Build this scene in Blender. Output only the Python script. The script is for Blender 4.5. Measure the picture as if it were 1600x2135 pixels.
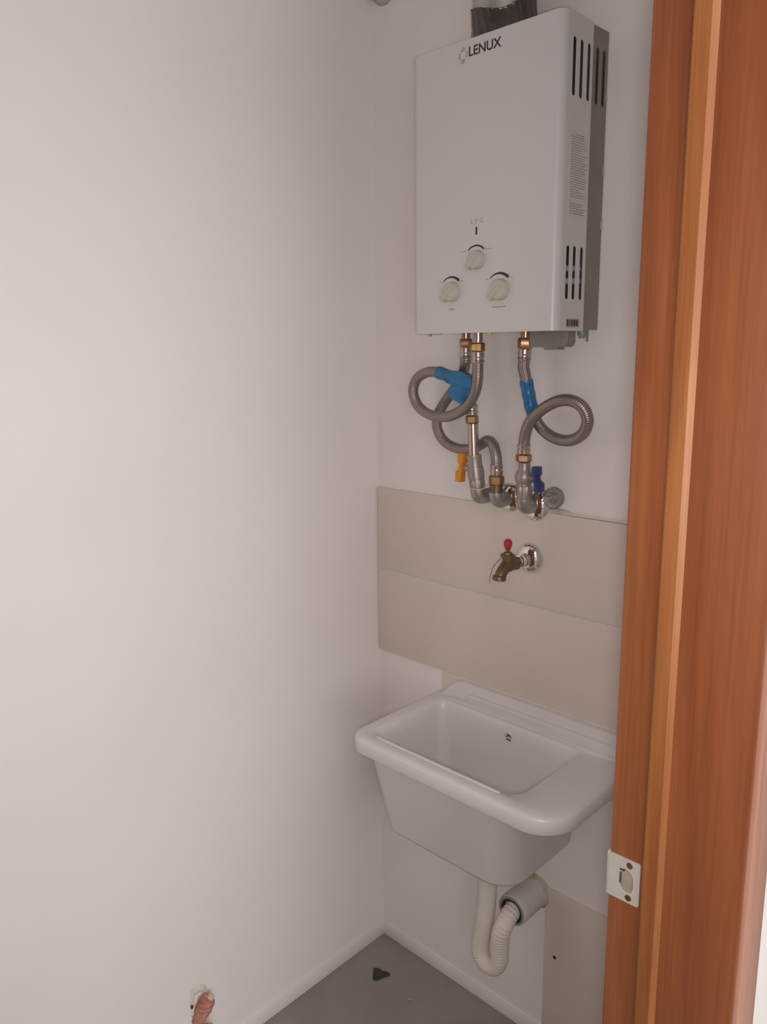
import bpy, bmesh, math, random
from mathutils import Vector, Matrix
random.seed(7)
for o in list(bpy.data.objects): bpy.data.objects.remove(o)
S = bpy.context.scene
COL = S.collection

# ------------------------------------------------------------------ camera
cam_d = bpy.data.cameras.new('camera'); cam = bpy.data.objects.new('camera', cam_d); COL.objects.link(cam)
F_PX, PITCH, YAW, ROLL = 1667.642, 0.20199682, 0.77193796, -0.01224499
fw = Vector((-math.sin(YAW)*math.cos(PITCH), math.cos(YAW)*math.cos(PITCH), -math.sin(PITCH)))
rt0 = Vector((math.cos(YAW), math.sin(YAW), 0)); up0 = rt0.cross(fw)
rt = rt0*math.cos(ROLL) + up0*math.sin(ROLL); up = -rt0*math.sin(ROLL) + up0*math.cos(ROLL)
m = Matrix((rt, up, -fw)).transposed().to_4x4(); m.translation = Vector((1.2884, -1.306, 1.5))
cam.matrix_world = m
cam_d.sensor_fit = 'HORIZONTAL'; cam_d.sensor_width = 36.0; cam_d.lens = F_PX/1600*36
cam_d.clip_start = 0.02
S.camera = cam

# ------------------------------------------------------------------ light
W = bpy.data.worlds.new('world'); S.world = W; W.use_nodes = True
bg = W.node_tree.nodes['Background']; bg.inputs[0].default_value = (0.97, 0.98, 1.0, 1); bg.inputs[1].default_value = 0.5
def area(name, loc, target, sx, sy, power, col):
    l = bpy.data.lights.new(name, 'AREA'); l.shape = 'RECTANGLE'; l.size = sx; l.size_y = sy; l.energy = power; l.color = col
    o = bpy.data.objects.new(name, l); COL.objects.link(o); o.location = loc
    o.rotation_euler = (Vector(target)-Vector(loc)).to_track_quat('-Z', 'Y').to_euler(); return o
area('window_light', (3.3, -0.80, 1.22), (0.0, -0.85, 1.1), 1.7, 1.2, 17, (1.0, 0.98, 0.97))
area('fill_light_wide', (2.9, -1.7, 1.15), (0.4, -0.4, 1.1), 1.6, 1.2, 15, (1.0, 0.98, 0.97))  # added fill light, fitted to the wall brightness
area('ceiling_light', (2.3, -1.5, 2.36), (2.3, -1.5, 0.0), 1.7, 1.7, 15, (1.0, 0.97, 0.94))
fl = bpy.data.lights.new('phone_flash', 'POINT'); fl.energy = 21.5; fl.shadow_soft_size = .045; fl.color = (1.0, 0.985, 0.985)
fo = bpy.data.objects.new('phone_flash', fl); COL.objects.link(fo); fo.location = (1.302, -1.320, 1.496)
vs = S.view_settings
vs.view_transform = 'Standard'; vs.look = 'None'; vs.exposure = 0.0; vs.gamma = 1.0; vs.use_curve_mapping = False

# ------------------------------------------------------------------ materials
def mat(name, col, rough=.5, metal=0.0, spec=.5):
    m = bpy.data.materials.new(name); m.use_nodes = True
    b = m.node_tree.nodes['Principled BSDF']
    b.inputs['Base Color'].default_value = (*col, 1); b.inputs['Roughness'].default_value = rough
    b.inputs['Metallic'].default_value = metal; b.inputs['Specular IOR Level'].default_value = spec
    return m
def N(m, t, **kw):
    n = m.node_tree.nodes.new(t)
    for k, v in kw.items():
        if k in n.inputs: n.inputs[k].default_value = v
        else: setattr(n, k, v)
    return n
def L(m, a, ao, b, bi): m.node_tree.links.new(a.outputs[ao], b.inputs[bi])
def mottled(name, c1, c2, scale=8, rough=.6, metal=0.0, bump=0.0, bscale=60, spec=.5, stretch=(1,1,1), detail=4, lo=.35, hi=.65):
    """two-colour noise with an optional noise bump, object coordinates"""
    m = mat(name, c1, rough, metal, spec); b = m.node_tree.nodes['Principled BSDF']
    tc = N(m, 'ShaderNodeTexCoord'); mp = N(m, 'ShaderNodeMapping'); mp.inputs['Scale'].default_value = stretch
    L(m, tc, 'Object', mp, 'Vector')
    n = N(m, 'ShaderNodeTexNoise', Scale=scale, Detail=detail); L(m, mp, 'Vector', n, 'Vector')
    r = N(m, 'ShaderNodeValToRGB'); r.color_ramp.elements[0].position = lo; r.color_ramp.elements[1].position = hi
    r.color_ramp.elements[0].color = (*c1, 1); r.color_ramp.elements[1].color = (*c2, 1)
    L(m, n, 'Fac', r, 'Fac'); L(m, r, 'Color', b, 'Base Color')
    if bump:
        n2 = N(m, 'ShaderNodeTexNoise', Scale=bscale, Detail=3); L(m, mp, 'Vector', n2, 'Vector')
        bp = N(m, 'ShaderNodeBump', Strength=bump, Distance=.002); L(m, n2, 'Fac', bp, 'Height'); L(m, bp, 'Normal', b, 'Normal')
    return m
M = {}
M['paint'] = mottled('wall_paint', (.805,.745,.715), (.83,.77,.74), 3, .62, bump=.12, bscale=40, spec=.25)
M['ceil'] = mottled('ceiling_paint', (.76,.73,.70), (.79,.76,.73), 3, .8, bump=.1, bscale=40, spec=.2)
M['tile'] = mottled('beige_tile', (.68,.60,.535), (.71,.63,.56), 5, .38, bump=.05, bscale=25, spec=.4)
M['grout'] = mottled('grout', (.76,.70,.65), (.71,.645,.59), 30, .9, bump=.1, bscale=120, spec=.1)
M['base'] = mottled('skirting', (.80,.75,.70), (.84,.79,.74), 4, .5, spec=.35)
M['floor'] = mottled('grey_floor_tile', (.235,.215,.185), (.285,.26,.225), 5, .32, bump=.04, bscale=30, spec=.5)
def wood(name, stretch, c=((.185,.054,.021),(.26,.082,.030),(.37,.138,.050))):
    m = mat(name, c[1], .36, 0, .45); b = m.node_tree.nodes['Principled BSDF']
    tc = N(m, 'ShaderNodeTexCoord'); mp = N(m, 'ShaderNodeMapping'); mp.inputs['Scale'].default_value = stretch
    L(m, tc, 'Object', mp, 'Vector')
    n1 = N(m, 'ShaderNodeTexNoise', Scale=5.0, Detail=5, Distortion=.6); L(m, mp, 'Vector', n1, 'Vector')
    r = N(m, 'ShaderNodeValToRGB'); e = r.color_ramp.elements
    e[0].position = .30; e[0].color = (*c[0],1); e[1].position = .70; e[1].color = (*c[2],1)
    k = e.new(.5); k.color = (*c[1],1)
    L(m, n1, 'Fac', r, 'Fac')
    mp2 = N(m, 'ShaderNodeMapping'); mp2.inputs['Scale'].default_value = (stretch[0]*9, stretch[1]*9, stretch[2]*3); L(m, tc, 'Object', mp2, 'Vector')
    n2 = N(m, 'ShaderNodeTexNoise', Scale=9.0, Detail=3); L(m, mp2, 'Vector', n2, 'Vector')
    r2 = N(m, 'ShaderNodeValToRGB'); r2.color_ramp.elements[0].position = .30; r2.color_ramp.elements[0].color = (.80,.76,.72,1)
    r2.color_ramp.elements[1].position = .55; r2.color_ramp.elements[1].color = (1,1,1,1); L(m, n2, 'Fac', r2, 'Fac')
    mx = N(m, 'ShaderNodeMixRGB', blend_type='MULTIPLY'); mx.inputs[0].default_value = .7
    L(m, r, 'Color', mx, 1); L(m, r2, 'Color', mx, 2); L(m, mx, 'Color', b, 'Base Color')
    bp = N(m, 'ShaderNodeBump', Strength=.06, Distance=.001); L(m, n2, 'Fac', bp, 'Height'); L(m, bp, 'Normal', b, 'Normal')
    return m
M['wood'] = wood('varnished_wood', (3.0, 3.0, .22))
M['wood2'] = wood('varnished_wood_stop', (4.0, 4.0, .3), ((.22,.072,.024),(.31,.112,.037),(.40,.16,.055)))
M['wood3'] = wood('casing_wood_sheen', (3.0, 3.0, .22), ((.36,.17,.115),(.44,.225,.16),(.50,.275,.20)))  # white grazing sheen mixed into the casing's base colour
M['hwhite'] = mottled('enamel_white', (.635,.61,.61), (.645,.62,.62), 4, .34, spec=.45)
M['hgrey'] = mottled('galvanised_grey', (.24,.222,.20), (.275,.255,.23), 12, .5, metal=.25, spec=.4)
M['dark'] = mottled('dark_inside', (.050,.041,.038), (.068,.058,.053), 10, .7)
M['innerpipe'] = mottled('inner_pipe', (.60,.57,.54), (.66,.63,.60), 14, .4, metal=.2)
M['ink'] = mottled('dark_ink', (.042,.030,.028), (.05,.036,.034), 20, .6)
M['inkgrey'] = mottled('grey_ink', (.34,.30,.29), (.38,.34,.33), 20, .6)
M['redink'] = mottled('red_brown_ink', (.40,.24,.20), (.46,.32,.28), 30, .6)
M['greyink'] = mottled('sticker_ink', (.36,.31,.29), (.42,.37,.34), 30, .6)
M['sticker'] = mottled('sticker_film', (.61,.58,.575), (.63,.60,.59), 10, .4)
M['knob'] = mottled('ivory_plastic', (.54,.48,.42), (.57,.51,.45), 8, .45, spec=.4)
M['brass'] = mottled('brass', (.42,.235,.125), (.52,.31,.17), 25, .32, metal=.85)
M['oldbrass'] = mottled('aged_brass', (.15,.105,.062), (.23,.165,.10), 35, .42, metal=.7, bump=.1, bscale=90)
M['chrome'] = mottled('chrome', (.80,.78,.76), (.84,.82,.80), 8, .07, metal=1.0)
M['nickel'] = mottled('nickel', (.50,.42,.38), (.57,.49,.44), 25, .30, metal=.85)
M['valve'] = mottled('valve_nickel', (.36,.305,.275), (.42,.36,.33), 30, .42, metal=.55)
M['galv'] = mottled('galvanised_iron', (.34,.33,.31), (.46,.45,.43), 45, .42, metal=.75, bump=.15, bscale=120)
M['yellow'] = mottled('yellow_plastic', (.78,.52,.06), (.84,.60,.10), 20, .45)
M['teflon'] = mottled('yellow_thread_tape', (.72,.60,.28), (.80,.70,.40), 40, .6)
M['orange'] = mottled('orange_plastic', (.66,.23,.012), (.74,.29,.02), 15, .42)
M['blue'] = mottled('blue_plastic', (.018,.035,.13), (.03,.055,.18), 15, .4)
M['tape'] = mottled('blue_tape', (.012,.12,.30), (.03,.19,.40), 30, .28, bump=.5, bscale=70, stretch=(1,1,2))
M['red'] = mottled('red_plastic', (.42,.022,.025), (.50,.04,.04), 30, .4)
M['sink'] = mottled('white_plastic', (.71,.675,.665), (.73,.695,.685), 4, .30, spec=.45)
M['pvc'] = mottled('pvc', (.60,.585,.54), (.55,.53,.48), 14, .45)
M['pvcdirt'] = mottled('mortar_ring', (.36,.28,.19), (.55,.48,.40), 35, .9, bump=.5, bscale=90)
M['rubber'] = mottled('rubber', (.02,.018,.015), (.03,.027,.022), 20, .5)
M['gasket'] = mottled('grey_green_gasket', (.20,.23,.20), (.28,.31,.28), 20, .4)
M['hose'] = mottled('white_hose', (.70,.63,.56), (.74,.67,.60), 10, .5)
M['steel'] = mottled('zinc_plate', (.58,.57,.52), (.66,.65,.60), 18, .38, metal=.35)
M['holew'] = mottled('bare_wood_hole', (.28,.22,.15), (.36,.29,.20), 40, .8)
M['mortar'] = mottled('mortar', (.40,.36,.32), (.60,.55,.50), 40, .95, bump=.6, bscale=110, spec=.1)
M['plaster'] = mottled('rough_plaster', (.36,.31,.28), (.56,.51,.46), 45, .95, bump=.6, bscale=110, spec=.1)
M['salmon'] = mottled('salmon_clay', (.40,.16,.11), (.52,.25,.19), 60, .7, bump=.6, bscale=160)
M['conduit'] = mottled('orange_conduit', (.62,.23,.13), (.70,.32,.20), 25, .45)
M['rim'] = mottled('patched_plaster', (.60,.57,.50), (.72,.68,.62), 45, .95, bump=.4, bscale=110, spec=.1)
M['tip'] = mottled('torn_pale_edge', (.62,.42,.34), (.72,.55,.46), 60, .6, bump=.4, bscale=160)
M['slot'] = mottled('slot_brown', (.11,.09,.08), (.15,.125,.11), 40, .6)
M['chip'] = mottled('dark_chip', (.030,.027,.018), (.055,.05,.035), 50, .8, bump=.5, bscale=120)
M['wrap'] = mottled('dark_foil_tape', (.050,.040,.038), (.085,.072,.068), 20, .26, bump=1.0, bscale=38, spec=.6)
M['flue'] = mottled('aluminium_flue', (.42,.39,.36), (.52,.49,.46), 15, .4, metal=.6, bump=.2, bscale=20)
def braid():
    m = mat('steel_braid', (.34,.28,.255), .38, .75); b = m.node_tree.nodes['Principled BSDF']
    uv = N(m, 'ShaderNodeUVMap'); sx = N(m, 'ShaderNodeSeparateXYZ'); L(m, uv, 'UV', sx, 'Vector')
    outs = []
    for s in (1, -1):
        a = N(m, 'ShaderNodeMath', operation='MULTIPLY'); a.inputs[1].default_value = 8.0*2*math.pi; L(m, sx, 'X', a, 0)
        c = N(m, 'ShaderNodeMath', operation='MULTIPLY'); c.inputs[1].default_value = s*900.0; L(m, sx, 'Y', c, 0)
        d = N(m, 'ShaderNodeMath', operation='ADD'); L(m, a, 0, d, 0); L(m, c, 0, d, 1)
        e = N(m, 'ShaderNodeMath', operation='SINE'); L(m, d, 0, e, 0); outs.append(e)
    p = N(m, 'ShaderNodeMath', operation='MULTIPLY'); L(m, outs[0], 0, p, 0); L(m, outs[1], 0, p, 1)
    r = N(m, 'ShaderNodeMapRange'); r.inputs['From Min'].default_value = -1; L(m, p, 0, r, 'Value')
    cr = N(m, 'ShaderNodeValToRGB'); cr.color_ramp.elements[0].color = (.21,.17,.155,1); cr.color_ramp.elements[1].color = (.46,.39,.36,1)
    L(m, r, 0, cr, 'Fac'); L(m, cr, 'Color', b, 'Base Color')
    bp = N(m, 'ShaderNodeBump', Strength=.5, Distance=.001); L(m, r, 0, bp, 'Height'); L(m, bp, 'Normal', b, 'Normal')
    return m
M['braid'] = braid()

# ------------------------------------------------------------------ mesh helpers
def finish(bm, angle=35):
    bmesh.ops.recalc_face_normals(bm, faces=bm.faces)
    a = math.radians(angle)
    for f in bm.faces: f.smooth = True
    for e in bm.edges:
        e.smooth = not (len(e.link_faces) == 2 and e.calc_face_angle(0) > a)
def obj(name, bm, material, parent=None, angle=35):
    finish(bm, angle)
    me = bpy.data.meshes.new(name); bm.to_mesh(me); bm.free(); me.materials.append(material)
    o = bpy.data.objects.new(name, me); COL.objects.link(o)
    if parent: o.parent = parent
    return o
def tag(o, label=None, cat=None, group=None, kind=None):
    if label: o['label'] = label
    if cat: o['category'] = cat
    if group: o['group'] = group
    if kind: o['kind'] = kind
    return o
def thing(name, loc, label, cat, group=None, kind=None):
    o = bpy.data.objects.new(name, None); COL.objects.link(o); o.empty_display_size = .05
    o.location = loc; return tag(o, label, cat, group, kind)
def settle(root):
    """children were built in world coordinates: keep them there under the moved Empty"""
    bpy.context.view_layer.update()
    inv = root.matrix_world.inverted()
    for ch in root.children: ch.matrix_parent_inverse = inv
def box(bm, x0, x1, y0, y1, z0, z1, bev=0.0, seg=2):
    t = bmesh.new()
    vs_ = [t.verts.new((x, y, z)) for x in (x0, x1) for y in (y0, y1) for z in (z0, z1)]
    for q in ((0,1,3,2),(4,6,7,5),(0,4,5,1),(2,3,7,6),(0,2,6,4),(1,5,7,3)): t.faces.new([vs_[i] for i in q])
    if bev: bmesh.ops.bevel(t, geom=list(t.edges), offset=bev, segments=seg, profile=.5, affect='EDGES')
    merge(bm, t); return bm
def merge(bm, t):
    mp = {v: bm.verts.new(v.co) for v in t.verts}
    for f in t.faces:
        try: bm.faces.new([mp[v] for v in f.verts])
        except ValueError: pass
    t.free()
def rbox(*a, bev=.002, seg=2): return box(bmesh.new(), *a, bev=bev, seg=seg)
def frame_of(d):
    d = Vector(d).normalized(); a = Vector((0,0,1)) if abs(d.z) < .9 else Vector((1,0,0))
    u = d.cross(a).normalized(); return d, u, d.cross(u).normalized()
def lathe(bm, org, axis, prof, n=32, cap=True):
    """prof: list of (distance along axis, radius)"""
    d, u, v = frame_of(axis); org = Vector(org); rings = []
    for h, r in prof:
        if r < 1e-6: rings.append([bm.verts.new(org+d*h)])
        else: rings.append([bm.verts.new(org+d*h+(u*math.cos(2*math.pi*k/n)+v*math.sin(2*math.pi*k/n))*r) for k in range(n)])
    for a, b in zip(rings, rings[1:]):
        for k in range(n):
            j = (k+1) % n
            if len(a) == 1 and len(b) == 1: continue
            if len(a) == 1: bm.faces.new((a[0], b[k], b[j]))
            elif len(b) == 1: bm.faces.new((a[k], b[0], a[j]))
            else: bm.faces.new((a[k], b[k], b[j], a[j]))
    if cap:
        for r in (rings[0], rings[-1]):
            if len(r) > 2: bm.faces.new(r)
    return bm
def L0(org, axis, prof, n=32, cap=True): return lathe(bmesh.new(), org, axis, prof, n, cap)
def catmull(pts, k=6):
    P = [Vector(p) for p in pts]; P = [P[0]*2-P[1]] + P + [P[-1]*2-P[-2]]; out = []
    for i in range(1, len(P)-2):
        for s in range(k):
            t = s/k; a, b, c, d = P[i-1:i+3]
            out.append(.5*((2*b)+(c-a)*t+(2*a-5*b+4*c-d)*t*t+(3*b-a-3*c+d)*t**3))
    out.append(P[-2]); return out
def tube(bm, path, rad, n=14, cap=True, uv=False):
    """rad: number or function(length along the path)"""
    path = [Vector(p) for p in path]; R = rad if callable(rad) else (lambda s: rad)
    t0 = (path[1]-path[0]).normalized(); _, u, v = frame_of(t0); rings = []; s = 0; ss = []
    for i, p in enumerate(path):
        t = (path[min(i+1, len(path)-1)]-path[max(i-1, 0)]).normalized()
        u = (u - t*u.dot(t)).normalized(); v = t.cross(u)
        if i: s += (p-path[i-1]).length
        ss.append(s); r = R(s)
        rings.append([bm.verts.new(p+(u*math.cos(2*math.pi*k/n)+v*math.sin(2*math.pi*k/n))*r) for k in range(n)])
    lay = bm.loops.layers.uv.verify() if uv else None
    for i, (a, b) in enumerate(zip(rings, rings[1:])):
        for k in range(n):
            j = (k+1) % n; f = bm.faces.new((a[k], a[j], b[j], b[k]))
            if uv:
                for lp, c in zip(f.loops, ((k/n, ss[i]), ((k+1)/n, ss[i]), ((k+1)/n, ss[i+1]), (k/n, ss[i+1]))): lp[lay].uv = c
    if cap: bm.faces.new(rings[0]); bm.faces.new(rings[-1])
    return bm
def T0(path, rad, n=14, cap=True, uv=False): return tube(bmesh.new(), path, rad, n, cap, uv)
def prism(bm, pts, plane, d0, d1, bev=0.0):
    """extrude a 2-D outline: plane 'xz' along y, 'yz' along x, 'xy' along z"""
    def P(a, b, d): return {'xz': (a, d, b), 'yz': (d, a, b), 'xy': (a, b, d)}[plane]
    t = bmesh.new()
    A = [t.verts.new(P(a, b, d0)) for a, b in pts]; B = [t.verts.new(P(a, b, d1)) for a, b in pts]
    t.faces.new(A); t.faces.new(B)
    for i in range(len(pts)):
        j = (i+1) % len(pts); t.faces.new((A[i], A[j], B[j], B[i]))
    if bev:
        bmesh.ops.recalc_face_normals(t, faces=t.faces)
        bmesh.ops.bevel(t, geom=list(t.edges), offset=bev, segments=2, profile=.5, affect='EDGES')
    merge(bm, t); return bm
def P0(pts, plane, d0, d1, bev=0.0): return prism(bmesh.new(), pts, plane, d0, d1, bev)
def hexnut(org, axis, h, r, chamfer=.15):
    return L0(org, axis, [(0, r*(1-chamfer)), (h*.14, r), (h*.86, r), (h, r*(1-chamfer))], n=6)
def rrect(x0, x1, y0, y1, r, n=8):
    """rounded rectangle; r = radius or (x0y0, x1y0, x1y1, x0y1)"""
    r = r if isinstance(r, (tuple, list)) else (r,)*4; out = []
    for (cx, cy, a0), q in zip(((x0, y0, 180), (x1, y0, 270), (x1, y1, 0), (x0, y1, 90)), r):
        ox = cx+q if cx == x0 else cx-q; oy = cy+q if cy == y0 else cy-q
        for k in range(n+1):
            a = math.radians(a0+90*k/n); out.append((ox+q*math.cos(a), oy+q*math.sin(a)))
    return out
def stadium(cx, cy, w, h, n=6): return rrect(cx-w/2, cx+w/2, cy-h/2, cy+h/2, min(w, h)/2*.98, n)
def plate(name, outline, holes, thick, place, material, parent=None):
    """flat plate with real holes: a filled 2-D curve turned into a mesh; place = 4x4 matrix"""
    cu = bpy.data.curves.new(name, 'CURVE'); cu.dimensions = '2D'; cu.fill_mode = 'BOTH'; cu.extrude = thick/2
    for loop in [outline]+holes:
        sp = cu.splines.new('POLY'); sp.points.add(len(loop)-1)
        for q, (x, y) in zip(sp.points, loop): q.co = (x, y, 0, 1)
        sp.use_cyclic_u = True
    return curve_mesh(name, cu, place, material, parent)
def curve_mesh(name, cu, place, material, parent):
    o = bpy.data.objects.new(name+'_curve', cu); COL.objects.link(o)
    me = bpy.data.meshes.new_from_object(o.evaluated_get(bpy.context.evaluated_depsgraph_get()))
    bpy.data.objects.remove(o); bpy.data.curves.remove(cu)
    me.name = name; me.materials.clear(); me.materials.append(material); me.transform(place)
    r = bpy.data.objects.new(name, me); COL.objects.link(r)
    if parent: r.parent = parent
    return r
def text(name, s, size, place, material, parent=None, thick=.0004, bold=.0):
    cu = bpy.data.curves.new(name, 'FONT'); cu.body = s; cu.size = size; cu.extrude = thick; cu.offset = bold
    cu.align_x = 'CENTER'; cu.align_y = 'CENTER'
    return curve_mesh(name, cu, place, material, parent)
def MAT(ux, uy, uz, o):
    m = Matrix((ux, uy, uz)).transposed().to_4x4(); m.translation = Vector(o); return m
def on_front(x, y, z): return MAT(Vector((1,0,0)), Vector((0,0,1)), Vector((0,-1,0)), (x, y, z))     # local xy -> world xz, facing -y
def on_side(x, y, z): return MAT(Vector((0,1,0)), Vector((0,0,1)), Vector((1,0,0)), (x, y, z))       # local xy -> world yz, facing +x
def lump(c, rad, seed, sub=3, amp=.35):
    r = random.Random(seed); bm = bmesh.new(); bmesh.ops.create_icosphere(bm, subdivisions=sub, radius=1)
    dirs = [(Vector((r.gauss(0,1), r.gauss(0,1), r.gauss(0,1))).normalized(), r.uniform(-1,1), r.uniform(2,7)) for _ in range(22)]
    for v in bm.verts:
        n = v.co.normalized(); k = 1+amp*sum(a*max(0, n.dot(d))**p for d, a, p in dirs)*.6
        v.co = Vector(c)+Vector((n.x*rad[0]*k, n.y*rad[1]*k, n.z*rad[2]*k))
    return bm

# ------------------------------------------------------------------ room
XW, XO = 0.878, 1.025            # inner and outer face of the door wall
YJ = -0.500                      # face of the near door jamb
Y2 = -1.30                       # face of the other jamb
def structure(name, bm, material, label, cat, parent=None):
    o = obj(name, bm, material, parent)
    if not parent: tag(o, label, cat, kind='structure')
    return o
structure('floor', rbox(-.15, 3.6, -3.6, 1.6, -.10, 0, bev=0), M['floor'], 'smooth grey tiled floor in the corner under the sink', 'floor')
structure('ceiling', rbox(-.15, 3.6, -3.6, 1.6, 2.42, 2.5, bev=0), M['ceil'], 'plain off-white ceiling above the heater', 'ceiling')
structure('wall_left', rbox(-.15, 0, -2.05, .15, 0, 2.42, bev=0), M['paint'], 'bare off-white painted wall on the left', 'wall')
wb = structure('wall_back', rbox(0, XW, 0, .15, 0, 2.42, bev=0), M['paint'], 'off-white end wall carrying heater, tiles and sink', 'wall')
structure('wall_front', rbox(0, XW, -2.05, -1.90, 0, 2.42, bev=0), M['paint'], 'off-white end wall behind the viewer', 'wall')
bm = rbox(XW, XO, YJ+.035, 1.6, 0, 2.42, bev=0)
box(bm, XW, XO, -2.05, Y2-.035, 0, 2.42); box(bm, XW, XO, Y2-.035, YJ+.035, 2.135, 2.42)
structure('wall_right', bm, M['paint'], 'white wall holding the wooden door frame', 'wall')
# skirting, set slightly proud of the walls
structure('baseboard_left', rbox(0, .0035, -1.9, 0, 0, .040, bev=.0012), M['base'], 'low pale skirting strip along the left wall', 'skirting')
structure('baseboard_back', rbox(.0035, .486, -.0035, 0, 0, .040, bev=.0012), M['base'], 'low pale skirting strip along the end wall', 'skirting')
# wall tiles: each a part of the back wall
tiles = [(.003,.668,.9915,1.186),(.671,.876,.9915,1.186),(.003,.668,.789,.9885),(.671,.876,.789,.9885),(.200,.668,.640,.786),(.671,.876,.640,.786),
         (.486,.876,.003,.384)]
for x0, x1, z0, z1 in tiles:
    obj('tile', rbox(x0, x1, -.006, .004, z0, z1, bev=.0015), M['tile'], wb)
bm = bmesh.new()
for x0, x1, z0, z1 in ((.003,.876,.9885,.9915),(.668,.671,.64,1.186),(.2,.876,.786,.789)): box(bm, x0, x1, -.0057, .004, z0, z1)
obj('grout', bm, M['grout'], wb)
obj('grout_edge', T0([(.435,-.004,1.188),(.6,-.0045,1.1895),(.74,-.004,1.189),(.876,-.004,1.188)], .0022, 8), M['grout'], wb)

# ------------------------------------------------------------------ door frame
door = thing('door_1', (XO, YJ, 0), 'varnished reddish wooden door frame on the right', 'door frame', kind='structure')
XJ = 1.036
bm = rbox(XW, XJ, YJ, YJ+.035, 0, 2.135, bev=.0042, seg=3)
box(bm, XW, XJ, Y2-.035, Y2, 0, 2.135, bev=.004); box(bm, XW, XJ, Y2, YJ, 2.10, 2.135, bev=.004)
obj('jamb', bm, M['wood'], door)
def stop_profile(sgn, y):
    arc = [(.9215+.0045-.0045*math.cos(t), .0055-.0045+.0045*math.sin(t)) for t in [math.pi/2*k/5 for k in range(6)]]
    return [(x, y-sgn*d) for x, d in [(.9215, -.004)]+arc+[(.9412, .0055), (.9467, .0), (.9467, -.004)]]
bm = P0(stop_profile(1, YJ), 'xy', 0, 2.10); prism(bm, stop_profile(-1, Y2), 'xy', 0, 2.10)
box(bm, .9215, .9467, Y2+.0055, YJ-.0055, 2.094, 2.104, bev=.0035)
obj('door_stop', bm, M['wood2'], door)
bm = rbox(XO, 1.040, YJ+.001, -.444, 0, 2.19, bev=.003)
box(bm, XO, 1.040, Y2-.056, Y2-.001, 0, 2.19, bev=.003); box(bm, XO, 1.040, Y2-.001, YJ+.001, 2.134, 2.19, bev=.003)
o = obj('casing', bm, M['wood3'], door); o['label'] = 'outer casing strip with a pale sheen in its colour'
bm = rbox(.080, .874, -1.298, -1.260, .008, 2.080, bev=.003)
for z0, z1 in ((.20, .95), (1.10, 1.92)):
    for x0, x1 in ((.18, .44), (.52, .78)): box(bm, x0, x1, -1.262, -1.254, z0, z1, .006)
obj('door_leaf', bm, M['wood'], door)
# strike plate let into the jamb: plate with a bolt hole and two screws, lip turned round the edge
zc = .874
hole = [(-.004,.013),(.002,.0155),(.008,.0125),(.0115,.006),(.012,-.006),(.010,-.0135),(.002,-.0155),(-.003,-.013),(-.0055,-.010),(-.0055,.010)]
hole = [(x+.899, z) for x, z in hole]
out = rrect(.8780, .9187, -.0285, .0285, (.004,.003,.003,.004), 4)
sp = plate('strike_plate', out, [hole], .0016, MAT(Vector((1,0,0)), Vector((0,0,1)), Vector((0,-1,0)), (0, YJ-.0008, zc)), M['steel'], door)
sp['label'] = 'pale metal strike plate let into the frame'
bm = bmesh.new(); prism(bm, [(x, zc+z) for x, z in hole], 'xz', YJ-.0006, YJ+.0002); o = obj('bolt_hole', bm, M['holew'], sp)
bm = rbox(.8935, .8955, YJ-.0022, YJ-.0002, zc-.006, zc+.008, bev=.0004); box(bm, .8935, .8995, YJ-.0022, YJ-.0002, zc+.0115, zc+.0135); obj('latch_tongue', bm, M['dark'], sp)
for z in (zc+.0215, zc-.0215):
    bm = L0((.9055, YJ-.0012, z), (0,-1,0), [(0,.0042),(.0008,.0040),(.0013,.0030)], 18)
    box(bm, .9050, .9060, YJ-.0029, YJ-.0024, z-.0026, z+.0026); obj('screw', bm, M['oldbrass'], sp)
obj('lip', rbox(.8762, .8792, YJ-.0016, YJ+.020, zc-.0285, zc+.0285, bev=.001), M['steel'], sp)
settle(door)

# ------------------------------------------------------------------ water heater
X0, X1, YF, YB, Z0, Z1 = .237, .552, -.140, -.051, 1.525, 2.008
heater = thing('water_heater', ((X0+X1)/2, 0, Z0), 'white gas water heater with three knobs mounted on the end wall', 'water heater')
RC = .015
prof = [(X0, YB)] + [(X0+RC-RC*math.cos(a), YF+RC-RC*math.sin(a)) for a in [math.pi/2*k/6 for k in range(7)]] \
     + [(X1-RC+RC*math.sin(a), YF+RC-RC*math.cos(a)) for a in [math.pi/2*k/6 for k in range(7)]]
T = .0012
bm = bmesh.new()
def off(i):
    p = Vector(prof[i]); a = Vector(prof[max(i-1,0)]); b = Vector(prof[min(i+1,len(prof)-1)]); t = (b-a).normalized(); return p+Vector((-t.y, t.x))*T
rows = [[bm.verts.new((*(prof[i] if s == 0 else off(i)), z)) for i in range(len(prof))] for z in (Z0, Z1) for s in (0, 1)]
for i in range(len(prof)-1):
    for a, b in ((0,2),(3,1),(1,0),(2,3)): bm.faces.new((rows[a][i], rows[a][i+1], rows[b][i+1], rows[b][i]))
for i in (0, -1): bm.faces.new([rows[k][i] for k in (0,1,3,2)])
obj('front_cover', bm, M['hwhite'], heater)
# top and bottom lids of the cover
for nm, za, zb in (('top_lid', Z1-.0015, Z1-.0003), ('bottom_lid', Z0+.004, Z0+.0052)):
    pts = [(x if x < .4 else x-.0008, y+.0006) for x, y in prof] + [(X1-.0008, YB)]
    obj(nm, P0(pts, 'xy', za, zb), M['hwhite'] if nm == 'top_lid' else M['hgrey'], heater)
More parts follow.
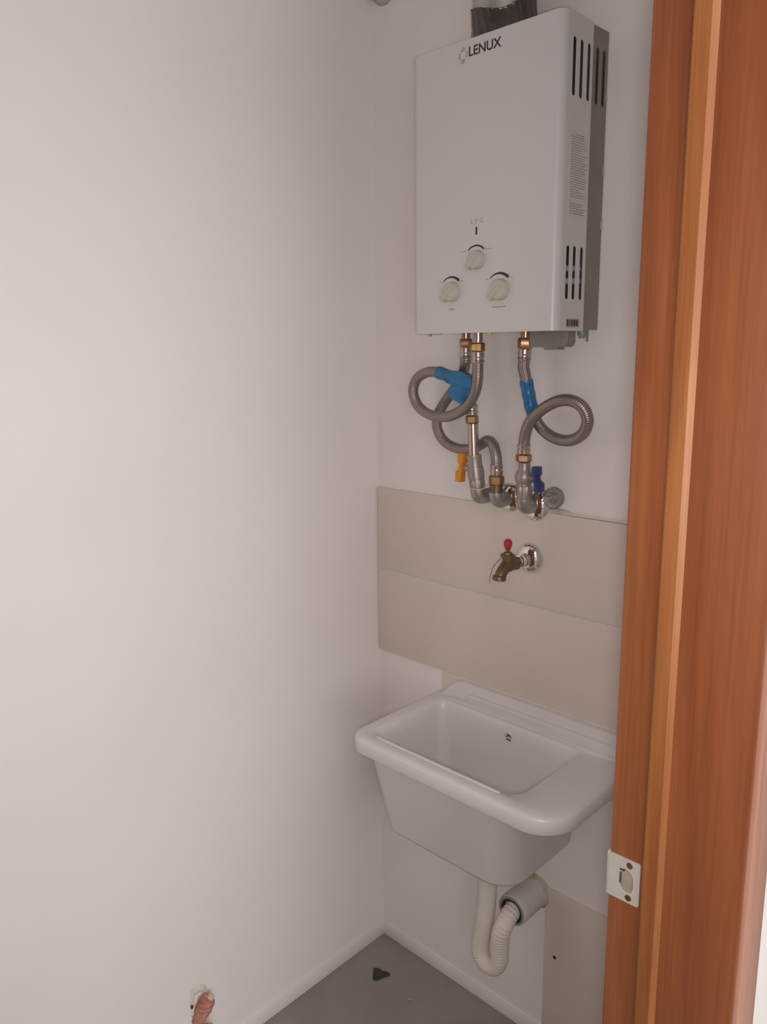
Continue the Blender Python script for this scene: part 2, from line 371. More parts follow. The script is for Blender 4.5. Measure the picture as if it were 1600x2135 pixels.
# right side of the cover with its ventilation slots cut through
YS = YF+RC
side_holes = [stadium(y, z, .0100, h) for y, z, h in ((-.106,1.9315,.086),(-.0845,1.9315,.086),(-.0625,1.9315,.086),(-.107,1.619,.086),(-.0865,1.619,.086),(-.064,1.619,.086))]
plate('vented_side', [(YS,Z0),(YB,Z0),(YB,Z1),(YS,Z1)], side_holes, T, on_side(X1-T/2, 0, 0), M['hwhite'], heater)
# dark combustion chamber, with two pipes crossing behind the lower slots
obj('slot_shade_sheet', rbox(X0+.01, X1-.0025, YB-.0012, YB+.0006, Z0+.006, Z1-.01, bev=0), M['dark'], heater)  # added dark sheet that stands in for shade behind the slots
obj('chamber', rbox(X0+.02, X1-.022, YF+.02, YB+.002, Z0+.02, Z1-.02, bev=.003), M['dark'], heater)
for z, r in ((1.628,.0050),(1.607,.0055)): obj('inner_pipe', T0([(X1-.012,-.100,z-.001),(X1-.012,-.08,z),(X1-.012,-.053,z+.001)], r, 12), M['innerpipe'], heater)
# grey back case, slotted in the same way
obj('back_case', rbox(X0+.006, X1-.004, YB+.001, -.003, Z0+.003, Z1-.004, bev=.002), M['hgrey'], heater)
plate('back_case_side', [(YB+.0005,Z0+.002),(-.002,Z0+.002),(-.002,Z1-.003),(YB+.0005,Z1-.003)],
      [stadium(-.036,1.9315,.0105,.086), stadium(-.0150,1.9315,.0105,.086)], .0012, on_side(X1-.0008, 0, 0), M['hgrey'], heater)
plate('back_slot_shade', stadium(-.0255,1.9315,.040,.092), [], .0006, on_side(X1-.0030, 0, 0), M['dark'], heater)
# small plaster flakes along the back edge
for z, h in ((1.905,.004), (1.790,.007), (1.705,.009)): obj('plaster_flake', rbox(X1-.002, X1+.0012, -.006, -.001, z-h, z+h, bev=.0006), M['plaster'], heater)
# three control knobs, each with its pointer ridge, and the printed scale above
def arc_band(cx, cz, r, a0, a1, w0, w1, n=18):
    o_, i_ = [], []
    for k in range(n+1):
        t = k/n; a = math.radians(a0+(a1-a0)*t); w = w0+(w1-w0)*t
        o_.append((cx+(r+w/2)*math.cos(a), cz+(r+w/2)*math.sin(a))); i_.append((cx+(r-w/2)*math.cos(a), cz+(r-w/2)*math.sin(a)))
    return o_+i_[::-1]
for cx, cz, r, w0, w1, ra in ((.3915,1.6495,.0165,.0022,.0030,.0255),(.3355,1.5985,.0180,.0012,.0050,.0270),(.4420,1.5965,.0185,.0012,.0056,.0285)):
    kn = obj('knob', L0((cx, YF, cz), (0,-1,0), [(0,r),(.0060,r*.97),(.0110,r*.93),(.0135,r*.86),(.0142,r*.74)], 36), M['knob'], heater)
    c, s = math.cos(math.radians(222)), math.sin(math.radians(222)); hw = r*.20
    pts = [(cx+c*a-s*b, cz+s*a+c*b) for a, b in ((r*1.22,-hw*1.5),(r*1.27,0),(r*1.22,hw*1.5),(r*.5,hw*1.2),(-r*.78,hw*.8),(-r*.78,-hw*.8),(r*.5,-hw*1.2))]
    obj('pointer', P0(pts, 'xz', YF-.0166, YF-.0030, .0016), M['knob'], kn)
    axx = cx-.004
    obj('dial_mark', P0(arc_band(axx, cz-.001, ra, 133, 47, w0, w1), 'xz', YF-.0005, YF+.0003), M['ink'], heater)
    # small print either side, too small to read in the photograph
    bm = bmesh.new(); big = r < .017
    for sgn in (-1, 1):
        x = axx+sgn*(ra*.72+.002); zz = cz-.001+ra*.70
        for k in range(6 if big else 3):
            x2 = x+sgn*(.0025 if big else .0022)*k; h = (.0012, .0016, .0011)[k % 3]
            box(bm, min(x2, x2+sgn*.0016), max(x2, x2+sgn*.0016), YF-.0004, YF+.0002, zz-h/2, zz+h/2)
    tag(obj('small_print', bm, M['inkgrey'], heater), kind='stuff')
for cx, n in ((.3335, 5), (.4385, 11)):
    bm = bmesh.new()
    for k in range(n):
        x = cx+(k-(n-1)/2)*.0027; h = (.0026, .0020, .0028)[k % 3]; box(bm, x-.0009, x+.0009, YF-.0004, YF+.0002, 1.5680-h/2, 1.5680+h/2)
    tag(obj('small_print', bm, M['inkgrey'], heater), kind='stuff')
for ch, x in (('L', .3775), ('P', .3875), ('G', .3985)): text('lettering', ch, .0105, on_front(x, YF-.0002, 1.7145), M['inkgrey'], heater, .0003)
obj('indicator_window', P0(stadium(.3880, 1.6985, .0030, .0135, 3), 'xz', YF-.0008, YF+.0004), M['ink'], heater)
text('lettering', 'LENUX', .0212, on_front(.4005, YF-.0002, 1.9872), M['ink'], heater, .0004, .00025)
# open ring emblem left of the lettering
EX, EZ = .3555, 1.9855
bm = bmesh.new()
for a0, a1 in ((60,130),(150,215),(235,300),(325,395)): prism(bm, arc_band(EX, EZ, .0078, a0, a1, .0016, .0030, 8), 'xz', YF-.0006, YF+.0002)
prism(bm, [(EX-.0070,EZ-.0120),(EX-.001,EZ-.0095),(EX+.0050,EZ-.0105),(EX-.001,EZ-.0130)], 'xz', YF-.0006, YF+.0002)
prism(bm, [(EX-.0030,EZ+.0108),(EX+.0050,EZ+.0092),(EX+.0010,EZ+.0125)], 'xz', YF-.0006, YF+.0002)
obj('emblem', bm, M['inkgrey'], heater)
# instruction sticker and rating label on the side
st = plate('instruction_sticker', rrect(-.1115, -.0545, 1.706, 1.838, .002, 3), [], .0003, on_side(X1+.0001, 0, 0), M['sticker'], heater)
bm = bmesh.new(); bm2 = bmesh.new(); r = random.Random(3); z = 1.833; k = 0
while z > 1.709:
    if z < 1.735 and z > 1.728: z -= .0022; continue
    w = r.uniform(.036, .051) if k not in (0, 22) else .026
    y0 = -.108 if k else -.096
    box(bm2 if k in (0, 1) or z < 1.7285 else bm, X1+.0001, X1+.0004, y0, y0+w, z-.0007, z+.0007); z -= .0038; k += 1
tag(obj('printed_lines', bm, M['greyink'], st), kind='stuff'); tag(obj('heading_lines', bm2, M['redink'], st), kind='stuff')
lb = plate('rating_label', rrect(-.1065, -.0640, 1.531, 1.545, .001, 2), [], .0003, on_side(X1+.0001, 0, 0), M['inkgrey'], heater)
bm = bmesh.new()
for y, w in ((-.104,.005),(-.096,.002),(-.091,.005),(-.083,.006),(-.075,.006)): box(bm, X1+.0002, X1+.0004, y, y+w, 1.533, 1.543)
tag(obj('bar_code', bm, M['ink'], lb), kind='stuff')
# underside: battery box, foot, fittings, screws
bm = P0([(.468,Z0+.004),(.468,1.4990),(.498,1.4985),(.498,1.4940),(.524,1.4940),(.524,1.4985),(.540,1.4985),(.545,1.506),(.545,Z0+.004)], 'xz', -.088, -.062, .001)
obj('battery_box', bm, M['hgrey'], heater)
obj('foot', L0((.5385, -.030, Z0+.004), (0,0,-1), [(0,.0090),(.010,.0085),(.013,.0060),(.016,.0055)], 16), M['gasket'], heater)
obj('hinge_tab', rbox(.5495, .5512, -.036, -.030, 1.507, Z0+.004, bev=.0004), M['hgrey'], heater)
for x, y, nm, mm in ((.262,-.118,'screw','galv'), (.404,-.118,'yellow_plug','yellow')):
    obj(nm, L0((x, y, Z0+.003), (0,0,-1), [(0,.0038),(.004,.0038),(.007,.0026)], 14), M[mm], heater)
for x, y, mm, hh in ((.2995,-.055,'brass',.0132), (.3446,-.075,'nickel',.0214), (.4372,-.055,'brass',.0142)):
    obj('outlet', L0((x, y, Z0+.005), (0,0,-1), [(0,.0130),(.003,.0130),(.0032,.0085),(hh,.0085)], 24), M[mm], heater)
settle(heater)

# flue on top
flue = thing('flue_pipe', (.3885, -.072, Z1), 'grey flue pipe wrapped in dark crinkled tape on top of the heater', 'flue')
fl = L0((.3885,-.072,Z1-.0003), (0,0,1), [(0,.0525),(.10,.0525),(.102,.0535),(.106,.0535),(.108,.0525),(.411,.0525)], 48)
obj('pipe', fl, M['flue'], flue)
bm = bmesh.new(); r = random.Random(5); n, k = 96, 22; rings = []
ph = [(r.uniform(0,6.28), r.randint(3,14), r.uniform(20,120), r.uniform(.0005,.0014)) for _ in range(9)]
for j in range(k+1):
    ring = []
    for i in range(n):
        a = 2*math.pi*i/n
        top = .072 + .030*math.sin(a-0.15) + .005*math.sin(3*a+1)          # slanting, uneven upper edge
        z = top*j/k; d = sum(A*math.sin(q*a+w*z+p) for p, q, w, A in ph)
        rr = .0535+abs(d)*1.0+(.0012 if j == k else 0)
        ring.append(bm.verts.new((.3885+rr*math.cos(a), -.072+rr*math.sin(a), Z1+.0003+z)))
    rings.append(ring)
for a, b in zip(rings, rings[1:]):
    for i in range(n): bm.faces.new((a[i], a[(i+1)%n], b[(i+1)%n], b[i]))
o = obj('tape_wrap', bm, M['wrap'], flue, 60); o['label'] = 'dark crinkled tape round the foot of the flue'
settle(flue)

# ------------------------------------------------------------------ hoses
HR = .0105
def sub(path, a, b):
    """piece of a polyline between two fractions of its length"""
    ls = [0]
    for p, q in zip(path, path[1:]): ls.append(ls[-1]+(q-p).length)
    A, B = a*ls[-1], b*ls[-1]; out = []
    def at(s):
        for i in range(len(ls)-1):
            if ls[i+1] >= s: return path[i].lerp(path[i+1], (s-ls[i])/max(1e-9, ls[i+1]-ls[i]))
        return path[-1]
    out = [at(A)]+[p for p, l in zip(path, ls) if A+.002 < l < B-.002]+[at(B)]
    return out
def end_fitting(hose, p, d, flip_mat, ferr, nut, nr=.0140):
    """p: hose end; d: direction away from the hose. crimp ferrule, then hex nut"""
    p = Vector(p); d = Vector(d).normalized()
    obj('ferrule', L0(p-d*.006, d, [(0,HR+.0010),(.002,HR+.0022),(.005,HR+.0014),(.0065,HR+.0008),(ferr-.004,HR+.0006),(ferr-.002,HR+.0018),(ferr+.006,HR+.001)], 24), M['nickel'], hose)
    q = p+d*(ferr+.001)
    obj('nut', hexnut(q, d, nut, nr), flip_mat, hose)
def smoothed(pts, k=6): return catmull(pts, k)

hA = [(.2994,-.055,1.4840),(.2990,-.055,1.4740),(.2940,-.0510,1.4635),(.2818,-.0405,1.4520),(.2645,-.030,1.4350),(.2469,-.030,1.4130),(.2237,-.028,1.3890),(.2095,-.03,1.366),(.2030,-.028,1.3426),(.2102,-.026,1.3198),(.228,-.024,1.3039),(.2546,-.022,1.2957),(.2867,-.020,1.297),(.3151,-.024,1.3083),(.3400,-.034,1.3190),(.3605,-.044,1.3128),(.3722,-.050,1.2920),(.3740,-.05,1.2700)]
h1 = thing('flexible_hose', (.2997,-.055,1.4840), 'braided steel hose from the leftmost fitting under the heater, sweeping low behind the orange valve', 'hose', 'braided hoses under the heater')
pa = smoothed(hA); obj('braided_hose', T0(pa, HR, 16, uv=True), M['braid'], h1)
end_fitting(h1, pa[0], (0.0,0,1), M['brass'], .014, .017, .0125); obj('thread', L0((.3741,-.050,1.2415), (0,0,-1), [(0,.0125),(.022,.0125)], 24), M['oldbrass'], h1); end_fitting(h1, pa[-1], (0,0,-1), M['brass'], .014, .018, .0150)
settle(h1)
hB = [(.3446,-.075,1.4760),(.3445,-.075,1.4660),(.3443,-.075,1.4560),(.3440,-.075,1.4415),(.3381,-.073,1.4187),(.3233,-.07,1.397),(.2954,-.066,1.3761),(.2554,-.062,1.3635),(.2131,-.06,1.3652),(.1803,-.06,1.3814),(.1658,-.06,1.4105),(.1766,-.06,1.4372),(.2054,-.06,1.4512),(.2384,-.06,1.4500),(.269,-.058,1.4397),(.2914,-.054,1.4241),(.3030,-.047,1.4010),(.3112,-.049,1.3830)]
h2 = thing('flexible_hose.001', (.3442,-.075,1.4760), 'braided steel hose with yellow-marked nut, looped left and bound with a blue tape patch', 'hose', 'braided hoses under the heater')
pb = smoothed(hB); obj('braided_hose', T0(pb, HR, 16, uv=True), M['braid'], h2)
end_fitting(h2, pb[0], (0,0,1), M['brass'], .014, .017, .0130); end_fitting(h2, pb[-1], (.03,0,-1), M['brass'], .014, .016, .0128)
obj('yellow_mark', rbox(.3395, .3505, -.0890, -.0860, 1.4935, 1.5045, bev=.001), M['yellow'], h2)
# the tape patch: sleeves on both hoses and a crumpled sheet spanning them
bm = bmesh.new()
tube(bm, sub(pb, .766, .926), lambda s: .0128+.0006*math.sin(s*260), 14)
poly = [(.262,1.443),(.271,1.4555),(.305,1.4545),(.334,1.4440),(.331,1.416),(.307,1.391),(.273,1.4065),(.283,1.4285)]
cxp = sum(p[0] for p in poly)/8; czp = sum(p[1] for p in poly)/8
t = bmesh.new(); grid = []
for s in (0, .35, .7, 1.0):
    grid.append([(cxp+(x-cxp)*s+(.006 if s else 0)*0, czp+(z-czp)*s) for x, z in poly])
def ysheet(s, x, z, back): return (-.0795 - (1-s**2)*.007 + .0022*math.sin(x*240+z*170)) if not back else -.064
for back in (False, True):
    rr = [[t.verts.new((x, ysheet(s, x, z, back), z)) for x, z in g] for s, g in zip((0,.35,.7,1.0), grid)]
    cverts = t.verts.new((cxp, ysheet(0, cxp, czp, back), czp))
    for a, b in zip(rr[1:], rr[2:]):
        for i in range(8): t.faces.new((a[i], a[(i+1)%8], b[(i+1)%8], b[i]))
    for i in range(8): t.faces.new((cverts, rr[1][i], rr[1][(i+1)%8]))
    for v in rr[0]: t.verts.remove(v)
    if not back: fr = rr[3]
    else:
        for i in range(8): t.faces.new((fr[i], fr[(i+1)%8], rr[3][(i+1)%8], rr[3][i]))
merge(bm, t)
o = obj('tape_patch', bm, M['tape'], h2, 25); o['label'] = 'wide crumpled blue tape patch'
settle(h2)
hC = [(.4358,-.055,1.4810),(.4350,-.055,1.4720),(.4346,-.055,1.4620),(.438,-.052,1.4414),(.4411,-.046,1.4132),(.4453,-.04,1.3839),(.4536,-.034,1.3607),(.4727,-.032,1.3421),(.4987,-.032,1.3323),(.5282,-.036,1.333),(.5545,-.042,1.3473),(.5665,-.048,1.3696),(.5614,-.054,1.3923),(.5434,-.058,1.4044),(.5184,-.06,1.4053),(.492,-.06,1.3949),(.4668,-.058,1.3781),(.4477,-.055,1.3575),(.4375,-.050,1.3341),(.4340,-.047,1.3140)]
h3 = thing('flexible_hose.002', (.4382,-.055,1.4810), 'braided steel hose looped to the right above the blue valve, blue tape sleeve on it', 'hose', 'braided hoses under the heater')
pc = smoothed(hC); obj('braided_hose', T0(pc, HR, 16, uv=True), M['braid'], h3)
end_fitting(h3, pc[0], (.06,0,1), M['brass'], .014, .019, .0138); end_fitting(h3, pc[-1], (0,0,-1), M['brass'], .012, .014, .0150)
o = obj('tape_sleeve', T0(sub(pc, .090, .228), lambda s: .0122+.0005*math.sin(s*300), 16), M['tape'], h3, 50); o['label'] = 'smooth blue tape sleeve'
settle(h3)

# ------------------------------------------------------------------ supply elbows, flanges and valves
def elbow(name, x, yc, z, label, flange, top):
    t = thing(name, (x, 0, z), label, 'pipe elbow', 'galvanised elbows above the tiles')
    bm = bmesh.new(); r = .0150
    path = [(x, -.002, z), (x, yc+.015, z)] + [(x, yc+.015-.015*math.sin(a), z+.015-.015*math.cos(a)) for a in [math.pi/2*k/8 for k in range(1, 9)]] + [(x, yc, z+top-.006)]
    tube(bm, path, lambda s: r, 20)
    obj('bend', bm, M['galv'], t, 50)
    if flange:
        f = flange
        obj('flange', L0((x, 0, z), (0,-1,0), [(0,f),(.0010,f)]+[(.0010+f*.62*math.sin(a), f*math.cos(a)) for a in [math.radians(8+6.5*k) for k in range(10)]], 40), M['chrome'], t)
    settle(t); return t
elbow('pipe_elbow', .3290, -.050, 1.2060, 'grey iron elbow below the orange valve, leftmost of the three', 0.0225, .024)
elbow('pipe_elbow.001', .3742, -.050, 1.2040, 'grey iron elbow under the middle hose, beside a round chrome wall flange', .0305, .024)
elbow('pipe_elbow.002', .4345, -.044, 1.1980, 'grey iron elbow below the blue valve, with a large domed chrome flange', .0345, .024)
# gas valve with the orange butterfly handle
def butterfly(x, y, z, sgn, h, material, parent):
    """pressed wing handle on a short stem pointing along sgn*x"""
    w = .0080; s = sgn
    pts = [(x-s*.002,z+h*.50),(x+s*.0115,z+h*.51),(x+s*.0125,z+h*.20),(x+s*.0090,z+h*.12),(x+s*.0105,z-h*.06),(x+s*.0180,z-h*.14),(x+s*.0190,z-h*.49),(x+s*.0050,z-h*.51),(x+s*.0035,z-h*.18),(x+s*.001,z-h*.06),(x+s*.0025,z+h*.10),(x-s*.001,z+h*.20)]
    hd = obj('handle', P0(pts, 'xz', y-w, y+w, .0012), material, parent)
    obj('stem', L0((x-s*.014, y, z), (s,0,0), [(0,.0062),(.010,.0062),(.0102,.0042),(.0185,.0042)], 16), M['valve'], parent)
    return hd
xv, yv = .3250, -.050
v1 = thing('gas_valve', (.3290, yv, 1.230), 'nickel gas valve with an orange butterfly handle', 'valve')
vb, vt = Vector((.3285, yv, 1.2250)), Vector((.3180, yv, 1.2910)); vd = (vt-vb).normalized()
bm = lathe(bmesh.new(), vb, vd, [(0,.0120),(.0015,.0138),(.018,.0142),(.0185,.0158),(.030,.0164),(.042,.0152),(.0425,.0144),(.0605,.0142),(.063,.0150),(.066,.0148),(.0665,.0105)], 28)
obj('body', bm, M['valve'], v1)
obj('hex_end', hexnut(vb+vd*.002, vd, .015, .0158, .06), M['valve'], v1)
obj('thread_tape', L0((.3290, yv, 1.2205), (0,0,1), [(0,.0135),(.001,.0142),(.0045,.0140),(.0055,.0125)], 24), M['teflon'], v1)
obj('pipe_nipple', T0([(.3182,yv,1.289),(.3165,yv,1.320),(.3148,yv,1.3520)], .0102, 18), M['nickel'], v1)
o = butterfly(.2955, yv, 1.2625, -1, .0580, M['orange'], v1); o['label'] = 'orange wing handle'
settle(v1)
v2 = thing('ball_valve', (.4345,-.044,1.222), 'nickel water valve with a dark blue butterfly handle', 'valve')
bm = lathe(bmesh.new(), (.4345,-.0445,1.2190), (0,0,1), [(-.006,.0132),(.001,.0142),(.021,.0142),(.022,.0132),(.026,.0132),(.028,.0150),(.036,.0172),(.045,.0164),(.050,.0125),(.055,.0112),(.066,.0112)], 28)
obj('body', bm, M['valve'], v2)
obj('hex_end', hexnut((.4345,-.0445,1.2215), (0,0,1), .019, .0158, .05), M['valve'], v2)
o = butterfly(.4570,-.0445,1.2560, 1, .0470, M['blue'], v2); o['label'] = 'dark blue wing handle'
settle(v2)
# capped stub beside the big flange
pl = thing('pipe_plug', (.4760, 0, 1.2170), 'grey ridged pipe plug in the wall right of the blue valve', 'pipe plug')
obj('cap', L0((.4760,0,1.2170), (0,-1,0), [(0,.0205),(.004,.0205),(.005,.0175),(.008,.0175),(.009,.0195),(.013,.0190),(.014,.0120),(.022,.0115),(.023,.0080)], 24), M['galv'], pl)
obj('square_head', rbox(.4700,.4820,-.034,-.022,1.2110,1.2230,bev=.001), M['galv'], pl)
settle(pl)
tag(obj('mortar_patch', lump((.484,-.002,1.1900), (.024,.006,.0075), 4, 3, .5), M['mortar']), 'small grey mortar patch at the tile edge under the pipe plug', 'mortar')

# ------------------------------------------------------------------ laundry tap
tx, tz = .428, 1.0905
tap = thing('laundry_tap', (tx, 0, tz), 'aged brass garden tap with a red handle and chrome wall flange above the sink', 'tap')
obj('flange', L0((tx,-.006,tz), (0,-1,0), [(0,.0305),(.0015,.0310)]+[(.0015+.020*math.sin(a), .0310*math.cos(a)) for a in [math.radians(8+5.5*k) for k in range(11)]], 40), M['chrome'], tap)
obj('extension', L0((tx,-.020,tz), (0,-1,0), [(0,.0135),(.016,.0135),(.0165,.0125),(.026,.0125),(.027,.0110)], 28), M['chrome'], tap)
obj('thread_tape', L0((tx,-.0465,tz), (0,-1,0), [(0,.0100),(.006,.0100)], 20), M['teflon'], tap)
bm = hexnut((tx,-.052,tz), (0,-1,0), .014, .0135)
path = catmull([(tx,-.058,tz),(tx,-.074,tz+.001),(tx,-.088,tz-.001),(tx,-.099,tz-.007),(tx,-.106,tz-.014),(tx,-.109,tz-.020)], 5)
tube(bm, path, lambda s: .0125-.0018*min(1, s/.05)+.002*math.exp(-((s-.022)/.010)**2), 18)
obj('body', bm, M['oldbrass'], tap, 50)
obj('spout_rim', L0((tx,-.1095,tz-.0135), (0,-.10,-1), [(0,.0100),(.002,.0128),(.0085,.0132),(.010,.0120),(.0102,.0080)], 24), M['oldbrass'], tap)
obj('bonnet', L0((tx,-.084,tz), (0,0,1), [(0,.0100),(.016,.0108),(.0165,.0140),(.022,.0142),(.0225,.0085),(.026,.0080),(.027,.0035),(.034,.0035)], 6), M['oldbrass'], tap)
bm = bmesh.new(); tube(bm, [(tx+.000,-.0840,tz+.0300),(tx,-.0840,tz+.038),(tx,-.0840,tz+.0460),(tx,-.0840,tz+.0510)], lambda s: (.0042,.0075,.0082,.0050)[min(3, int(s/.0065))], 14)
o = obj('handle', bm, M['red'], tap, 60); o['label'] = 'red plastic tap handle'
obj('wire', T0(catmull([(tx-.006,-.098,tz+.016),(tx-.008,-.114,tz+.006),(tx-.009,-.123,tz-.006),(tx-.009,-.128,tz-.018),(tx-.009,-.1285,tz-.028)], 5), .0006, 6), M['oldbrass'], tap)
settle(tap)

# ------------------------------------------------------------------ laundry sink
sk = thing('laundry_sink', (.43, 0, .50), 'white plastic wall-hung laundry sink with a flat drainboard at its right', 'sink')
n = 10
def loop(bm, pts, z): return [bm.verts.new((x, y, z)) for x, y in pts]
bm = bmesh.new(); RO = (.040,.070,.004,.004); RB = (.032,.060,.004,.004)
seq = [
 (rrect(.228,.525,-.205,-.002,(.03,.055,.004,.004),n), .5005),
 (rrect(.222,.533,-.212,-.002,(.03,.058,.004,.004),n), .5035),
 (rrect(.218,.538,-.217,-.001,RB,n), .512),
 (rrect(.208,.556,-.262,-.001,(.034,.066,.004,.004),n), .700),
 (rrect(.208,.560,-.266,-.001,(.034,.068,.004,.004),n), .706),
 (rrect(.197,.668,-.286,-.001,RO,n), .7045),
 (rrect(.191,.674,-.292,-.001,RO,n), .7085),
 (rrect(.190,.676,-.294,-.001,RO,n), .711),
 (rrect(.1905,.6755,-.2935,-.001,RO,n), .7325),
 (rrect(.1915,.6745,-.2925,-.001,RO,n), .7365),
 (rrect(.1945,.6715,-.2895,-.001,RO,n), .7395),
 (rrect(.1985,.6675,-.2855,-.002,RO,n), .7408),
 (rrect(.205,.660,-.279,-.006,(.036,.064,.004,.004),n), .742),
 (rrect(.217,.648,-.267,-.030,(.030,.058,.020,.020),n), .7405),
 (rrect(.224,.580,-.261,-.036,(.026,.045,.022,.022),n), .7385),
 (rrect(.229,.574,-.257,-.040,(.024,.043,.022,.022),n), .733),
 (rrect(.231,.553,-.2520,-.042,(.024,.043,.022,.022),n), .712),
 (rrect(.237,.531,-.2320,-.046,(.024,.043,.026,.026),n), .640),
 (rrect(.246,.512,-.2010,-.052,(.028,.045,.03,.03),n), .530),
 (rrect(.262,.498,-.186,-.066,(.03,.04,.03,.03),n), .516),
 (rrect(.360,.450,-.140,-.100,(.018,.018,.018,.018),n), .512)]
loops = [loop(bm, p, z) for p, z in seq]
for a, b in zip(loops, loops[1:]):
    for i in range(len(a)): bm.faces.new((a[i], a[(i+1)%len(a)], b[(i+1)%len(a)], b[i]))
bm.faces.new(loops[0]); bm.faces.new(loops[-1])
obj('basin', bm, M['sink'], sk, 60)
# raised splash lip along the wall, with a thicker ledge between its ends
bm = P0([(.205,.738),(.218,.748),(.235,.768),(.252,.780),(.268,.785),(.650,.785),(.662,.780),(.672,.760),(.676,.738)], 'xz', -.020, -.001, .002)
prism(bm, [(.285,.738),(.288,.762),(.292,.7655),(.640,.7655),(.645,.762),(.648,.738)], 'xz', -.0285, -.010, .0025)
prism(bm, [(.240,.738),(.243,.7470),(.655,.7470),(.660,.738)], 'xz', -.0345, -.010, .0015)
obj('splash_lip', bm, M['sink'], sk)
# moulded bead on the front rim that stops short of the drainboard
obj('rim_bead', T0(catmull([(.246,-.2610,.7370),(.262,-.2635,.7385),(.330,-.2640,.7385),(.450,-.2640,.7385),(.537,-.2640,.7385),(.5445,-.2620,.7370)], 6), lambda s: .0042, 12), M['sink'], sk, 60)
# overflow grommet on the rear wall of the bowl
ov = obj('overflow', L0((.4085,-.0400,.7150), (0,-1,-.10), [(0,.0105),(.002,.0105),(.0032,.0090),(.0030,.0066),(.0012,.0060)], 24), M['sink'], sk)
bm = P0([(.402,.7115),(.408,.7200),(.4155,.7185),(.4175,.7120),(.4125,.7150)], 'xz', -.0435, -.0425); prism(bm, [(.4035,.7065),(.4160,.7055),(.4150,.7090),(.4050,.7095)], 'xz', -.0435, -.0425)
obj('overflow_slot', bm, M['slot'], ov)
obj('drain_cup', L0((.411,-.112,.5125), (0,0,-1), [(0,.0270),(.010,.0270),(.012,.0245),(.034,.0230),(.036,.0195),(.050,.0190)], 28), M['hose'], sk)
settle(sk)
# corrugated waste hose and the pvc stub it enters
dp = catmull([(.411,-.112,.462),(.4118,-.111,.4300),(.4120,-.11,.4022),(.4103,-.11,.3595),(.4048,-.11,.3131),(.3965,-.11,.2650),(.3972,-.11,.2368),(.4139,-.11,.2211),(.4361,-.112,.2292),(.4475,-.114,.2530),(.4490,-.115,.2842),(.4510,-.117,.3050),(.4545,-.118,.3260),(.4580,-.112,.3430),(.4590,-.098,.3550),(.4590,-.080,.3600),(.4590,-.063,.3605)], 14)
tag(obj('waste_hose', T0(dp, lambda s: .0185+(.0006*math.sin(s*2*math.pi/.0072) if s > .13 else .0004), 20), M['hose'], None, 80), 'white corrugated waste hose curving in a U under the sink', 'hose')
pv = thing('waste_pipe', (.459, 0, .3605), 'pale plastic waste pipe stub sticking out of the wall under the sink', 'pipe')
px, pz = .459, .3605
obj('pipe', L0((px,0,pz), (0,-1,0), [(0,.0325),(.070,.0325),(.0702,.0335),(.0740,.0335),(.0742,.0325),(.088,.0325),(.0895,.0315),(.0895,.0270),(.060,.0265),(.058,.0)], 40), M['pvc'], pv)
obj('gasket', L0((px,-.0860,pz), (0,-1,0), [(0,.0300),(.0045,.0300),(.0050,.0285),(.0048,.0255),(.0,.0250)], 36, False), M['gasket'], pv)
obj('rubber_seal', L0((px,-.0850,pz), (0,-1,0), [(0,.0262),(.0048,.0262),(.0046,.0205),(0,.0200)], 36, False), M['rubber'], pv)
bm = bmesh.new(); r = random.Random(9); ring = []
for k in range(24):
    a = 2*math.pi*k/24; ring.append([bm.verts.new((px+q*math.cos(a), y, pz+q*math.sin(a))) for q, y in ((.0322,-.010-r.uniform(0,.008)),(.0355+r.uniform(0,.002),-.006),(.0365+r.uniform(0,.004),-.0005))])
for a, b in zip(ring, ring[1:]+ring[:1]):
    for i in (0, 1): bm.faces.new((a[i], a[i+1], b[i+1], b[i]))
obj('mortar_ring', bm, M['pvcdirt'], pv)
settle(pv)

# ------------------------------------------------------------------ small things
o = tag(obj('wall_plug', L0((.5134,-.0055,.2294), (0,-1,0), [(0,.0042),(.0012,.0040),(.0020,.0026)], 9), M['chip']), 'tiny black plug in the lower tile left of the door frame', 'wall plug')
bm = bmesh.new()
prism(bm, [(.0690,-.1090),(.0800,-.1200),(.0930,-.1350),(.1030,-.1300),(.1080,-.1130),(.1150,-.0970),(.1040,-.0945),(.0880,-.1000),(.0760,-.1010)], 'xy', .0, .007, .0012)
for v in bm.verts: v.co.z = max(0, v.co.z)*(.55+.45*math.sin(v.co.x*400)*math.sin(v.co.y*300))
tag(obj('debris_chip', bm, M['chip']), 'dark three-cornered chip lying on the grey floor near the corner', 'debris')
tag(obj('pale_speck', lump((.2005,-.1190,.0022), (.0052,.0042,.0028), 12, 2, .4), M['plaster']), 'tiny pale speck on the grey floor', 'debris')  # small pale lump on the floor
tag(obj('plaster_lump', lump((.020,-.008,2.232), (.044,.026,.044), 27, 4, .75), M['plaster']), 'rough grey plaster lump high up in the wall corner', 'plaster')
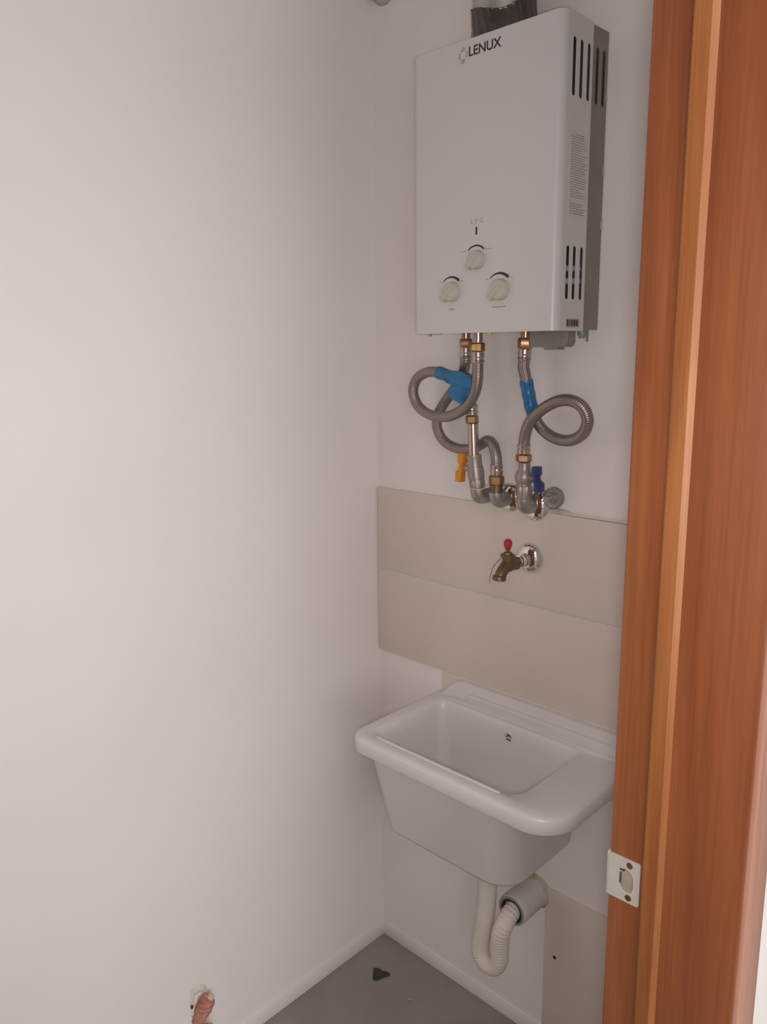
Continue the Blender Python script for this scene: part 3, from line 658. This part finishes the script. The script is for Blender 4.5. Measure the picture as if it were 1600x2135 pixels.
# broken socket hole low on the left wall with clay-coloured conduit ends
hy, hz = -.556, .160
cs = thing('wall_conduit', (0, hy, hz), 'broken hole with salmon and orange conduit ends low on the left wall', 'conduit')
bm = bmesh.new(); r = random.Random(13); ring = []; nn = 44
wob = [1+.10*math.sin(3*a+1)+.07*math.sin(5*a+2)+.05*math.sin(9*a)+.03*r.uniform(-1,1) for a in [2*math.pi*k/nn for k in range(nn)]]
for k in range(nn):
    a = 2*math.pi*k/nn; q = wob[k]
    ring.append([bm.verts.new((x, hy+.002+.0240*s_*q*math.cos(a), hz+.002+.045*s_*q*math.sin(a))) for x, s_ in ((.0002,1.0),(.0016,.93),(.0034,.80),(.0026,.66),(.0004,.55))])
for a, b in zip(ring, ring[1:]+ring[:1]):
    for i in range(4): bm.faces.new((a[i], a[i+1], b[i+1], b[i]))
obj('plaster_rim', bm, M['rim'], cs, 60)
def crumple(path, rad, seed, amp, n=26, k=30):
    rr = random.Random(seed); P = catmull(path, k//(len(path)-1)); bm = bmesh.new(); rings = []
    ph = [(rr.randint(2, 9), rr.uniform(-900, 900), rr.uniform(0, 6.28), rr.uniform(.3, 1)) for _ in range(8)]
    ls = 0; t0 = (P[1]-P[0]).normalized(); _, u, v = frame_of(t0)
    for i, p in enumerate(P):
        t = (P[min(i+1, len(P)-1)]-P[max(i-1, 0)]).normalized(); u = (u-t*u.dot(t)).normalized(); v = t.cross(u)
        if i: ls += (p-P[i-1]).length
        row = []
        for j in range(n):
            a = 2*math.pi*j/n; q = rad(i/(len(P)-1))*(1+amp*sum(A*math.sin(m*a+w*ls+f) for m, w, f, A in ph)/3)
            row.append(bm.verts.new(p+(u*math.cos(a)+v*math.sin(a))*q))
        rings.append(row)
    for a, b in zip(rings, rings[1:]):
        for j in range(n): bm.faces.new((a[j], a[(j+1)%n], b[(j+1)%n], b[j]))
    bm.faces.new(rings[0]); bm.faces.new(rings[-1]); return bm
obj('clay_stub', crumple([(.004,-.566,.122),(.010,-.559,.142),(.016,-.549,.164),(.019,-.542,.178)], lambda t: (.0105+.0055*math.sin(math.pi*min(1, t*1.15+.05)*.62)) if t < .9 else .0120, 31, .15), M['salmon'], cs, 50)
obj('pale_tip', crumple([(.020,-.5405,.1745),(.0225,-.5365,.1815)], lambda t: .0085-.003*t, 5, .35, 14, 8), M['tip'], cs, 28)
obj('conduit_end', crumple([(.002,-.562,.088),(.014,-.556,.098),(.024,-.550,.110),(.028,-.547,.1185)], lambda t: .0125-.006*max(0, t-.6)*2.5, 44, .12), M['conduit'], cs, 50)
obj('torn_edge', crumple([(.006,-.566,.096),(.016,-.562,.107),(.024,-.555,.118)], lambda t: .0062-.002*t, 9, .2, 14), M['tip'], cs, 40)
obj('dark_gap', lump((.0025,-.5735,.166), (.0025,.0032,.0055), 8, 3, .3), M['chip'], cs)
settle(cs)
